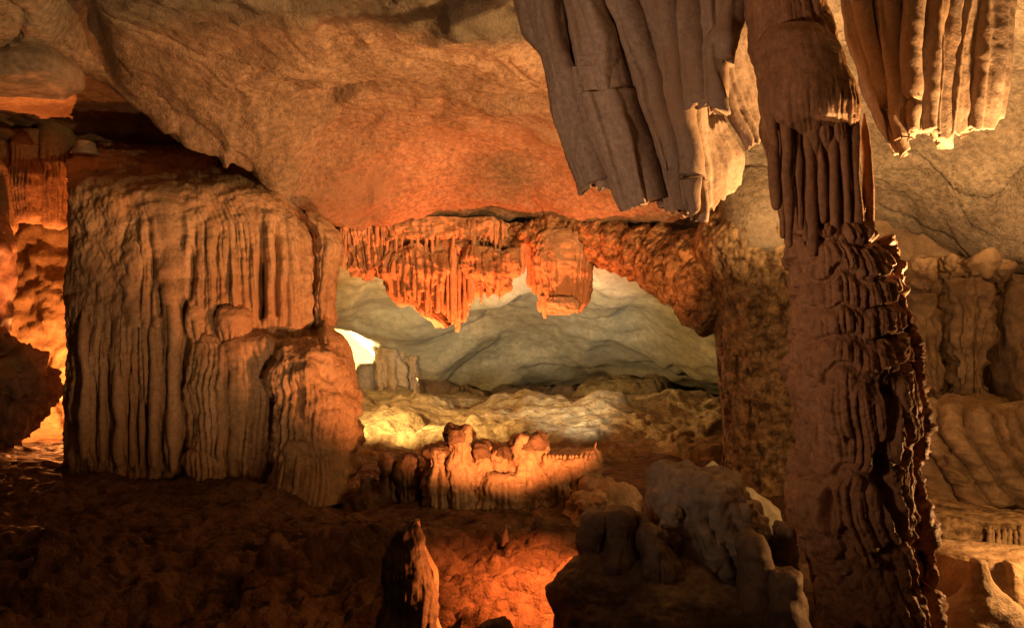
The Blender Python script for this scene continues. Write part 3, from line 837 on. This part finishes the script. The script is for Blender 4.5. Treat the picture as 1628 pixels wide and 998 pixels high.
# ---- wall of joined stalagmites in the middle
T = thing('stalagmite_wall', 'row of joined stubby stalagmites forming a low orange wall in the middle of the floor', 'stalagmites', at(815, 825, 11.4))
fd = lambda sd, a=1.2, st=.25, m=.07: cascade_disp(Flutes(m, sd, start=(-.1, .4), end=(.75, 1.2)), a, st, .07, sd, Flutes(.035, sd + 1), .8, .09, 2.6, .08)
link('stub', loft('stub', [(679, 722, 732), (683, 712, 742), (694, 708, 747), (706, 712, 746), (716, 710, 750), (760, 708, 756), (800, 705, 760), (835, 700, 765)], 11.3, .26, 120, 150, 2.2, fd(91, .7, .35)), M_FLOW, T)
link('stub', loft('stub', [(711, 690, 704), (714, 676, 714), (722, 673, 716), (728, 676, 714), (770, 680, 716), (830, 684, 720)], 11.35, .3, 120, 130, 2.7, fd(92, 1.5, .15)), M_FLOW, T)
for (l, r, y0, Y, sd) in [(746, 786, 702, 11.5, 93), (776, 822, 709, 11.55, 94), (806, 872, 693, 11.48, 95)]:
    link('stub', loft('stub', [(y0, l + 14, r - 14), (y0 + 4, l + 6, r - 6), (y0 + 13, l + 1, r - 2), (y0 + 30, l - 2, r + 2), (770, l - 6, r + 6), (835, l - 10, r + 10)], Y, .34, 130, 130, 2.3, fd(sd, .8, .25)), M_FLOW, T)
link('shelf', loft('shelf', [(722, 862, 940), (726, 852, 950), (734, 850, 953), (740, 852, 952), (748, 858, 948), (800, 850, 952), (835, 840, 955)], 11.55, .36, 200, 120, 2.6, fd(96, 1.0, .2)), M_FLOW, T)
link('fin', loft('fin', [(701, 946, 950), (712, 939, 953), (724, 934, 955), (760, 928, 955), (810, 910, 960)], 11.5, .2, 80, 100, 2.4, fd(97)), M_FLOW, T)
for (l, r, y0, y1, Y) in [(704, 750, 677, 708, 11.28), (672, 717, 710, 727, 11.33), (747, 786, 701, 726, 11.48), (777, 822, 708, 728, 11.53), (808, 872, 692, 716, 11.46)]:
    c, h = (l + r) / 2, (r - l) / 2
    link('cap', loft('cap', [(y0, c - h * .4, c + h * .4), (y0 + (y1 - y0) * .15, c - h * .8, c + h * .8), (y0 + (y1 - y0) * .5, l + 2, r - 2), (y0 + (y1 - y0) * .85, l + 3, r - 3), (y1, c - h * .55, c + h * .55)], Y + .03, .27, 110, 60, 2.3,
                        rough_disp(.09, 3.0, .05, 8, l * .1)), M_MOUND, T)  # darker stone on the stub tops stands for their shade
r_ = np.random.default_rng(15)
for x in np.arange(866, 940, 6.5):
    prib(x + r_.uniform(-2, 2), r_.uniform(1.8, 3.6), 722, 740 + r_.uniform(-5, 9), 11.26 + r_.uniform(0, .05), 1.0, 'tooth', M_FLOW, T, 1.2, nv=20, nu=10)
link('apron', loft('apron', [(722, 690, 850), (734, 684, 930), (756, 680, 950), (800, 682, 952), (828, 680, 942), (850, 670, 940)], 11.7, .42, 360, 140, 3.0, fd(98, 1.2, .05, .10)), M_FLOW, T)
link('bulge', loft('bulge', dome(752, 845, 742, 856, 0, .75), 11.4, .42, 150, 100, 2.4, fd(99, .8, .2)), M_FLOW, T)
T = thing('flow_mound', 'low orange mound of rounded flowstone at the right foot of the stalagmite wall', 'flowstone', at(960, 830, 11.0))
link('lobe', loft('lobe', dome(768, 850, 905, 1025, 0, .7), 11.2, .5, 160, 110, 2.3, rough_disp(.16, 1.8, .09, 5, 1.9)), M_FLOW, T)
link('lobe', loft('lobe', dome(786, 866, 880, 970, 8, .7), 10.9, .45, 150, 110, 2.3, rough_disp(.16, 1.8, .09, 5, 2.9)), M_FLOW, T)

for (l, r, y0, y1, Y, lab) in [(608, 642, 722, 800, 11.7, 'tallest dark stub of the small stalagmite clump beside the big pillar foot'), (632, 670, 720, 800, 11.6, 'broad dark stalagmite stub touching the stalagmite wall side'),
                               (572, 602, 750, 800, 11.8, 'small low dark stalagmite nearest the big pillar foot')]:
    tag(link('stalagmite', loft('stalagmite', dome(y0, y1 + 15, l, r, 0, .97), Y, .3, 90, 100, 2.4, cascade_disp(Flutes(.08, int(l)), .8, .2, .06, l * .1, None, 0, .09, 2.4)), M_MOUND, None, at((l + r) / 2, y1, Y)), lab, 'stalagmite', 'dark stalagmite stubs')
tag(link('boulder', loft('boulder', dome(786, 830, 540, 640, 0, .7), 11.6, .4, 100, 60, 2.3, knob_disp(.08, 4, .04, 9, .1, 5)), M_FLOOR, None, at(590, 830, 11.6)), 'low crumbly brown rock below the dark stalagmite stubs', 'rock')

# ---- spire in the foreground
T = thing('spire_stalagmite', 'tall pointed stalagmite in the foreground with one orange lit side', 'stalagmite', at(650, 1010, 6.4))
link('spire', loft('spire', [(824, 655, 661), (834, 640, 668), (850, 626, 674), (880, 616, 680), (930, 610, 686), (998, 604, 694), (1060, 596, 706), (1150, 580, 716)], 6.4, .17, 150, 200, 2.3,
                   cascade_disp(Flutes(.06, 101, start=(.0, .5)), .7, .1, .03, 101, Flutes(.02, 103), .4, .05, 3)), M_MOUND, T)
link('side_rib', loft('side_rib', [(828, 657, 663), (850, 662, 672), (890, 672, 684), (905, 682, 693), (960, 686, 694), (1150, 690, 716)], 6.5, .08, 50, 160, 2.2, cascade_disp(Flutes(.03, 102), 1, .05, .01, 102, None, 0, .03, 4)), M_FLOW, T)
tag(link('stalagmite', loft('stalagmite', [(834, 803, 805), (842, 801, 807), (852, 798, 808), (868, 796, 811)], 9.8, .05, 24, 30), M_MOUND, None, at(803, 862, 9.8)), 'tiny dark knob standing on the lit orange floor', 'stalagmite')

_bf = Flutes(.22, 311, 14)
# ---- dark cluster and rounded boulder in the foreground
T = thing('stalagmite_cluster', 'dark cluster of stubby finger-like stalagmites in the foreground, left of the rounded boulder', 'stalagmites', at(980, 1010, 6.2))
for i, (l, r, y0, Y) in enumerate([(922, 966, 815, 6.35), (955, 1010, 811, 6.3), (998, 1034, 811, 6.4), (1018, 1072, 832, 6.12)]):
    h = (r - l) / 2; c = (l + r) / 2
    link('stub', loft('stub', [(y0, c - h * .35, c + h * .35), (y0 + 3, c - h * .62, c + h * .62), (y0 + 10, c - h * .85, c + h * .85), (y0 + 24, l + 1, r - 1), (y0 + 60, l - 2, r + 1), (y0 + 110, l - 8, r + 4), (1060, l - 16, r + 8)], Y, .2, 120, 160, 2.2,
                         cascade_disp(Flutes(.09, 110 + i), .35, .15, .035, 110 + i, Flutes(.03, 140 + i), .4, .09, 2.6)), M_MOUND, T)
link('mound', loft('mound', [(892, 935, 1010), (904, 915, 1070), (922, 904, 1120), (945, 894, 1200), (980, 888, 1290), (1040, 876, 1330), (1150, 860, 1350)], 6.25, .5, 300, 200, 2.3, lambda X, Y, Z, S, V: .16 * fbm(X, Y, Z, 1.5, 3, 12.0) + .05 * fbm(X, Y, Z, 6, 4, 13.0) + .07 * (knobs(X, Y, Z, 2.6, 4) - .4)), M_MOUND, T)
T = thing('rounded_boulder', 'large rounded grey boulder with draped flowstone lobes, between the dark cluster and the tall column', 'boulder', at(1130, 900, 6.6))
link('dome', loft('dome', [(752, 1085, 1125), (756, 1060, 1150), (768, 1040, 1175), (790, 1028, 1190), (820, 1034, 1200), (860, 1050, 1228), (920, 1060, 1240), (1000, 1060, 1250)], 6.7, .5, 200, 150, 2.4, lambda X, Y, Z, S, V: .11 * fbm(X, Y, Z, 1.8, 3, 5.5) + .05 * fbm(X, Y, Z, 6, 5, 6.5, .6) + .06 * (ridged(X, Y, Z, 2.2, 3, 3.0) - .6) + .5 * _bf(S * 1.6 + .1 * pn(X * 2, Y * 2, Z * 2)) * sst(.2, .5, V)), M_GREY, T)
for i, (l, r, y0, y1) in enumerate([(1036, 1086, 792, 884), (1100, 1152, 788, 922), (1146, 1200, 800, 905)]):
    link('lobe', loft('lobe', [(y0, l + 10, r - 10), (y0 + 14, l + 2, r - 2), ((y0 + y1) / 2, l, r), (y1 - 14, l + 6, r - 6), (y1, l + 14, r - 14)], 6.53, .3, 110, 100, 2.3, lambda X, Y, Z, S, V: .08 * fbm(X, Y, Z, 2.4, 3, i * 1.3) + .05 * fbm(X, Y, Z, 7, 5, 4.0, .6) + .04 * (ridged(X, Y, Z, 3.0, 3, 3.0) - .6)), M_GREY, T)
for i, (l, r, y0, y1, Y, lab) in enumerate([(1165, 1230, 846, 960, 6.0, 'dark lumpy rock at the foot of the rounded boulder'), (1218, 1275, 830, 940, 6.3, 'dark rock wedged against the base of the tall column'), (1200, 1290, 900, 1010, 5.8, 'low dark rock in the shadow below the tall column')]):
    tag(link('rock', loft('rock', dome(y0, y1 + 60, l, r, 0, .75), Y, .25, 100, 90, 2.3, rough_disp(.07, 2.0, .025, 8, i * 2.1)), M_MOUND, None, at((l + r) / 2, y1, Y)), lab, 'rock')
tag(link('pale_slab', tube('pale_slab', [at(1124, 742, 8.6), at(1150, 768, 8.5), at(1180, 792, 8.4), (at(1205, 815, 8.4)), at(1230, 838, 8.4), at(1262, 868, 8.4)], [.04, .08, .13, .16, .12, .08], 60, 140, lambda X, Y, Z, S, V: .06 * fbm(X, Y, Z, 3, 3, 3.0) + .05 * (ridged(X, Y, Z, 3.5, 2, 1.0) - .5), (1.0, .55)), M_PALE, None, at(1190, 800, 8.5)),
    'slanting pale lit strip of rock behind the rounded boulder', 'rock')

# ---- wide drapery hanging from the ceiling
T = thing('drapery', 'wide dark hanging drapery of overlapping stone sheets left of the tall column', 'drapery', at(1000, 0, 6.3))


def dd(seed, a=1.0, m=.16, fold=.05):
    f1, f2 = Flutes(m, seed, start=(-.6, -.3)), Flutes(.03, seed + 50, start=(-.6, -.3))

    def f(X, Y, Z, S, V):
        u = S / (S.max() + 1e-6)
        q = u + .12 * fbm(X * .6, Y * .6, Z * .6, 1.6, 2, seed)
        q2 = (q * 2.6 + .35 * fbm(X * .5, Y * .5, Z * .8, 1.2, 2, seed + 2)) % 1.0
        return .38 * fold * sst(.1, .85, q2) * (1 - sst(.86, 1.0, q2)) + fold * (np.sin(np.pi * np.clip(q * 1.1 - .1, 0, 1)) ** 1.5 * .4 + .9 * sst(.55, .92, q) * (1 - sst(.93, 1.0, q))) + \
            a * .12 * f1(S + .05 * fbm(X, Y, Z, 1.5, 2, seed), V, 1.0) + .07 * f2(S + .012 * fbm(X, Y, Z, 3, 2, seed), V) + \
            .03 * fbm(X, Y, Z * .5, 2.0, 3, seed) + .008 * fbm(X, Y, Z, 9, 4, seed)
    return f


def hm(seed, a=.05):
    return lambda S, V: a * (fbm(S, 0 * S, 0 * S, 7, 3, seed) + .35 * fbm(S, 0 * S, 0 * S, 25, 2, seed + 1))


sheets = [
    # left edge, right edge, YL, YR, th
    ([(812, -60), (820, 0), (833, 51), (861, 81), (881, 153), (902, 229), (920, 306)], [(876, -60), (890, 0), (904, 92), (914, 148), (928, 198), (954, 284)], 6.55, 6.15, .10),
    ([(872, -60), (886, 0), (900, 92), (906, 147)], [(938, -60), (950, 0), (972, 70), (987, 148)], 6.25, 6.0, .10),
    ([(898, 110), (906, 147), (919, 202)], [(975, 110), (987, 152), (1000, 188)], 6.22, 6.04, .08),
    ([(912, 150), (928, 198), (962, 285), (985, 333)], [(990, 150), (1000, 190), (1017, 230), (1034, 322)], 6.12, 6.0, .08),
    ([(930, -60), (948, 10), (966, 30), (998, 150), (1030, 210), (1052, 325)], [(975, -60), (994, 0), (1026, 92), (1056, 193), (1084, 290), (1097, 338)], 6.2, 5.92, .09),
    ([(985, -60), (995, 0), (1016, 50), (1040, 130), (1068, 220), (1092, 300)], [(1050, -60), (1062, 0), (1078, 150), (1094, 230), (1106, 348)], 6.08, 5.8, .09),
    ([(1045, -60), (1060, 0), (1072, 80), (1090, 180)], [(1085, -60), (1100, 0), (1104, 90), (1112, 170)], 5.95, 5.72, .08),
    ([(1080, -60), (1094, 0), (1102, 90), (1112, 168)], [(1140, -60), (1150, 0), (1142, 90), (1137, 170)], 5.82, 5.62, .09),
    ([(914, 150), (922, 198), (954, 284), (958, 300)], [(930, 150), (940, 198), (978, 268), (990, 280)], 6.15, 6.5, .05),
    ([(1130, -60), (1140, 0), (1136, 60), (1134, 110)], [(1180, -60), (1170, 0), (1156, 40), (1140, 100)], 5.7, 5.6, .07),
]
link('backing', slab('backing', [(830, -60), (850, 20), (885, 110), (912, 230), (950, 270), (1000, 310), (1060, 320), (1098, 330)], [(1190, -60), (1180, 0), (1165, 60), (1140, 130), (1120, 200), (1108, 260), (1104, 300), (1102, 335)], 6.85, 6.8, .1, .05, 80, 150, dd(129)), M_DRAPE, T)
for i, (l, r, yl, yr, th) in enumerate(sheets):
    link('sheet', slab('sheet', l, r, yl, yr, th, .08, 80, 190, dd(130 + i, 1.6, .14, .09), hm(130 + i, .09)), M_DRAPE, T)
link('shadow_caster_sheet', slab('shadow_caster_sheet', [(940, -120), (945, 0), (955, 246)], [(1150, -120), (1120, 0), (1101, 193)], 7.8, 7.55, .12, .05, 60, 100, dd(128), hm(128, .06)), M_DRAPE, T)  # unseen sheet added behind the drapery to cast a shadow on the ceiling
T = thing('lit_drapery', 'bright amber lit drapery sheets hanging between the dark drapery and the tall column', 'drapery', at(1150, 60, 6.2))
for i, (l, r, yl, yr, th) in enumerate([
    ([(1088, 90), (1092, 140), (1097, 224), (1106, 310), (1101, 350)], [(1132, 90), (1140, 170), (1155, 205), (1183, 242), (1180, 286)], 5.9, 6.35, .06),
    ([(1134, 30), (1137, 90), (1142, 150), (1176, 212), (1187, 238)], [(1168, 5), (1186, 40), (1198, 90), (1212, 170), (1224, 212)], 6.0, 6.4, .06),
    ([(1160, -20), (1168, 60), (1185, 130), (1190, 200)], [(1195, -20), (1205, 60), (1214, 130), (1224, 200)], 6.5, 6.7, .05)]):
    link('sheet', slab('sheet', l, r, yl, yr, th, .05, 80, 170, dd(150 + i, 1.2, .10, .03), hm(150 + i, .12)), M_DRAPE, T)
T = thing('drapery', 'ribbed hanging drapery with bright curled lower edges, right of the tall column', 'drapery', at(1470, 0, 6.0))
for i, (l, r, yl, yr) in enumerate([
    ([(1325, -60), (1340, 0), (1350, 60), (1380, 150), (1402, 205), (1432, 240)], [(1365, -60), (1376, 0), (1402, 110), (1427, 190), (1442, 244)], 6.2, 5.95),
    ([(1362, -60), (1372, 0), (1400, 110), (1428, 200)], [(1408, -60), (1412, 0), (1420, 90), (1440, 216)], 6.05, 5.9),
    ([(1405, -60), (1410, 0), (1420, 100), (1440, 216)], [(1448, -60), (1452, 0), (1450, 90), (1452, 214)], 6.05, 5.85),
    ([(1446, -60), (1452, 0), (1450, 100), (1450, 214)], [(1486, -60), (1492, 0), (1478, 80), (1476, 208)], 6.0, 5.95),
    ([(1478, -60), (1484, 0), (1474, 80), (1474, 212)], [(1520, -60), (1528, 0), (1510, 90), (1494, 232)], 6.0, 6.15),
    ([(1508, -60), (1520, 0), (1506, 90), (1492, 226)], [(1552, -60), (1556, 0), (1544, 90), (1536, 200)], 6.05, 6.2),
    ([(1546, -60), (1552, 0), (1544, 90), (1534, 216)], [(1592, -60), (1594, 0), (1592, 90), (1576, 186)], 6.05, 6.3)]):
    link('sheet', slab('sheet', l, r, yl, yr, .07, .06, 60, 170, dd(170 + i, 1.0, .12, .07), hm(170 + i, .08)), M_DRAPE, T)

# ---- tall column in the foreground
T = thing('tall_column', 'tall dark foreground column of tiered flowstone joining floor and ceiling', 'rock column', at(1370, 1010, 5.2))
cf = lambda sd, a=.8, st=.3, m=.05, rough=.012, tuck=0: cascade_disp(Flutes(m, sd, start=(-.2, .5), end=(.55, 1.0)), a, st, rough, sd, Flutes(.02, sd + 1), .4, .03, 3, .03, tuck)
TIER = [372, 428, 482, 535, 590, 740, 880, 1160]
fa, fb = Flutes(.06, 201), Flutes(.022, 202)


def tier_disp(X, Y, Z, S, V):
    py = 499 - (Z - CZ) / Y * F
    q = np.interp(py, TIER, np.arange(len(TIER))) + .55 * fbm(X, Y, 0 * Z, 3.4, 2, 2.0) + .30 * fbm(X, Y, Z, 7, 2, 5.0)
    c = np.floor(q)
    f = q - c
    flow = S + .25 * np.clip((py - 640) / 400, 0, 1) * (Z - 1) + .05 * fbm(X, Y, Z, 2.0, 2, 8.0) + .0171 * c
    fl = .7 * fa(flow) + .35 * fb(flow + .01 * pn(X * 5, Y * 5, Z * 3))
    skirt = .038 * (sst(0, .35, f) * .6 + .4 * f) * (1 - sst(.90, 1.0, f))
    deep = -.10 * sst(.62, .8, fbm(X * 1.0, Y, Z * .35, 4.0, 2, 21.0) + .45) * sst(590, 640, py)
    return skirt - .03 + fl * sst(.12, .5, f) * (1 - sst(.92, 1, f)) + .05 * fbm(X, Y, Z, 2.4, 3, 3.0) + .03 * fbm(X, Y, Z, 8, 4, 4.0, .6) + deep + .035 * (knobs(X, Y, Z, 7, 3) - .4) * sst(530, 600, py)


link('shaft', loft('shaft', [(-80, 1180, 1310), (0, 1186, 1312), (60, 1192, 1330), (120, 1206, 1350), (200, 1216, 1362), (280, 1228, 1364), (370, 1250, 1374), (420, 1252, 1376)], 5.3, .32, 240, 220, 2.3,
                  cascade_disp(Flutes(.055, 201, start=(-.4, .5)), .8, .05, .025, 201, Flutes(.02, 202), .5, .05, 2.2, .05)), M_COLUMN, T)
link('tiered_body', loft('tiered_body', [(362, 1270, 1370), (372, 1254, 1386), (400, 1255, 1408), (450, 1257, 1424), (520, 1260, 1432), (590, 1252, 1448), (640, 1256, 1452), (690, 1268, 1452), (730, 1276, 1446), (775, 1256, 1446), (820, 1252, 1450), (850, 1262, 1456), (900, 1288, 1464),
                           (998, 1304, 1474), (1150, 1320, 1480)], 5.2, .38, 460, 900, 2.3, tier_disp, .6, .008), M_COLUMN, T)
link('hidden_light_block', loft('hidden_light_block', [(690, 1330, 1400), (700, 1300, 1430), (740, 1282, 1444), (850, 1280, 1450), (1000, 1290, 1460)], 6.3, .45, 80, 60, 2.4, rough_disp(.06, 2, .03, 8, 3.0)), M_COLUMN, T)  # unseen rock added behind the column, keeps wall lamp light off the boulder
link('hood', loft('hood', [(40, 1215, 1300), (56, 1203, 1330), (90, 1202, 1350), (130, 1204, 1362), (165, 1206, 1364), (190, 1211, 1362, 5.14), (215, 1217, 1360, 5.24), (240, 1226, 1354, 5.36)], 5.12, .27, 220, 170, 2.4, cf(203, .42, .4, tuck=0)), M_COLUMN, T)
for i, (px, hw, y0, y1) in enumerate([(1228, 9, 145, 330), (1247, 11, 112, 392), (1266, 7, 170, 362), (1284, 10, 145, 404), (1300, 8, 131, 352), (1319, 10, 150, 386), (1338, 8, 120, 372), (1356, 9, 142, 398), (1374, 9, 180, 378), (1238, 6, 250, 376), (1274, 6, 300, 380), (1309, 6, 330, 384)]):
    prib(px, hw, y0, y1, 4.98 + (.12 if px > 1365 else 0), .95, 'flute', M_COLUMN, T, 1.1, nv=80, nu=22, lean=(px - 1296) * .03 + 8, sink=.08)
link('crust', loft('crust', [(380, 1382, 1404), (420, 1400, 1432), (470, 1410, 1436), (560, 1424, 1462), (640, 1430, 1467), (700, 1430, 1466), (740, 1428, 1460), (830, 1436, 1470), (900, 1446, 1485), (998, 1452, 1489), (1150, 1450, 1492)], 5.22, .17, 110, 620, 2.2,
                   lambda X, Y, Z, S, V: .10 * fbm(X, Y, Z, 4, 3, 2.0) + .07 * (knobs(X, Y, Z * .8, 7, 8) - .45) * (.5 + fbm(X, Y, Z, 2, 2, 5.0)) + .05 * fbm(X, Y, Z, 11, 4, 6.0, .65)), M_COLUMN, T)

# ---- right-hand background formations
T = thing('flowstone_column', 'brown fluted column against the cave wall, right of the tall column', 'rock column', at(1510, 660, 11.4))
wf = lambda sd, a=1.1, m=.09: cascade_disp(Flutes(m, sd, start=(-.2, .4)), a, .1, .09, sd, Flutes(.04, sd + 1), .9, .14, 1.8, .08)
link('shaft', loft('shaft', [(440, 1496, 1564), (470, 1482, 1580), (520, 1486, 1580), (560, 1500, 1570), (610, 1506, 1566), (650, 1500, 1574), (680, 1490, 1590)], 11.4, .5, 170, 160, 2.4, wf(301)), M_WALL, T)
for i, (l, r, y0, y1) in enumerate([(1432, 1484, 420, 476), (1466, 1524, 410, 486), (1512, 1566, 416, 478), (1546, 1606, 424, 496)]):
    link('crown', loft('crown', [(y0, l + 4, r - 8), (y0 + 5, l, r - 2), (y0 + 22, l - 2, r + 2), (y0 + 44, l + 4, r - 3), (y1, l + 14, r - 14)], 11.45 + .05 * i, .4, 130, 100, 2.4, lambda X, Y, Z, S, V: .34 * fbm(X, Y, Z, 1.7, 4, 3.0, .6) + .08 * (knobs(X, Y, Z, 6, 3) - .4) + .05 * (knobs(X, Y, Z, 12, 5) - .4)), M_WALL, T)
link('shaft', loft('shaft', [(470, 1420, 1486), (500, 1416, 1490), (560, 1420, 1500), (620, 1425, 1506), (665, 1420, 1510)], 11.5, .45, 150, 130, 2.4, wf(302)), M_WALL, T)
tag(link('boulder', loft('boulder', dome(452, 690, 1572, 1680, 0, .8), 11.2, .6, 150, 110, 2.4, rough_disp(.16, 1.2, .05, 5, 6.6)), M_WALL, None, at(1625, 690, 11.2)), 'brown bulging rock against the wall, right of the fluted column', 'boulder')
tag(link('banded_bank', loft('banded_bank', [(650, 1520, 1640), (660, 1470, 1760), (690, 1440, 1800), (730, 1430, 1820), (780, 1425, 1820), (820, 1420, 1820), (880, 1410, 1830)], 10.2, .9, 520, 300, 2.6,
                             lambda X, Y, Z, S, V: .20 * fbm(X, Y, Z, .9, 3, 4.0) + 1.0 * _bf(S * .8 + .7 * Z + .2 * fbm(X, Y, Z, .8, 2, 3.0)) * sst(.1, .4, V) + .10 * (knobs(X, Y, Z * 1.6, 3.2, 4) - .4) + .14 * (ridged(X * .5 + .4 * Z, Y * .35, Z * 2.0, 1.5, 4, 2.0) - .6) + .05 * fbm(X, Y, Z * 2, 6, 4, 8.0)), M_WALL, None, at(1600, 850, 10.2)),
    'sloping bank of brown rippled flowstone below the fluted column', 'rock bank')
T = thing('fringed_ledge', 'jagged rock ledge with a bright toothed fringe near the right edge of the cave floor', 'rock ledge', at(1560, 880, 7.8))
link('ledge', loft('ledge', [(826, 1470, 1660), (834, 1462, 1720), (850, 1460, 1740), (872, 1470, 1740), (888, 1490, 1740)], 8.0, .4, 260, 70, 2.6, knob_disp(.08, 5, .05, 11, .1, 2)), M_CORAL, T)
r_ = np.random.default_rng(5)
for x in np.arange(1572, 1700, 8.5):
    prib(x + r_.uniform(-2, 2), r_.uniform(3.4, 5.2), 836 + r_.uniform(-3, 6), 880 + r_.uniform(-8, 8), 7.55, .9, 'tooth', M_WALL, T, 1.1, nv=30, nu=12)
T = thing('flowstone_mound', 'low brown flowstone mound at the bottom right corner', 'flowstone', at(1560, 1010, 6.2))
link('body', loft('body', [(878, 1490, 1560), (886, 1476, 1640), (902, 1468, 1690), (950, 1464, 1740), (1000, 1460, 1760), (1100, 1450, 1780)], 6.3, .6, 260, 110, 2.5, rough_disp(.09, 1.2, .015, 9, 3.6)), M_WALL, T)
tag(link('stalagmite', loft('stalagmite', [(888, 1548, 1560), (893, 1541, 1568), (906, 1537, 1573), (925, 1533, 1578), (945, 1524, 1592), (970, 1500, 1625), (1010, 1480, 1650)], 5.7, .22, 90, 90, 2.2, rough_disp(.03, 2.5, .012, 10, 1.6)), M_WALL, None, at(1556, 1000, 5.7)),
    'squat rounded stalagmite with a shining side on the brown mound, nearer the tall column', 'stalagmite', 'squat stalagmites on the mound')
tag(link('stalagmite', loft('stalagmite', [(893, 1600, 1610), (898, 1594, 1617), (910, 1591, 1622), (928, 1588, 1630), (945, 1576, 1644), (980, 1560, 1670)], 5.9, .2, 90, 80, 2.2, rough_disp(.03, 2.5, .012, 10, 2.6)), M_WALL, None, at(1606, 980, 5.9)),
    'squat stalagmite with a shining side on the brown mound, the one at the picture edge', 'stalagmite', 'squat stalagmites on the mound')
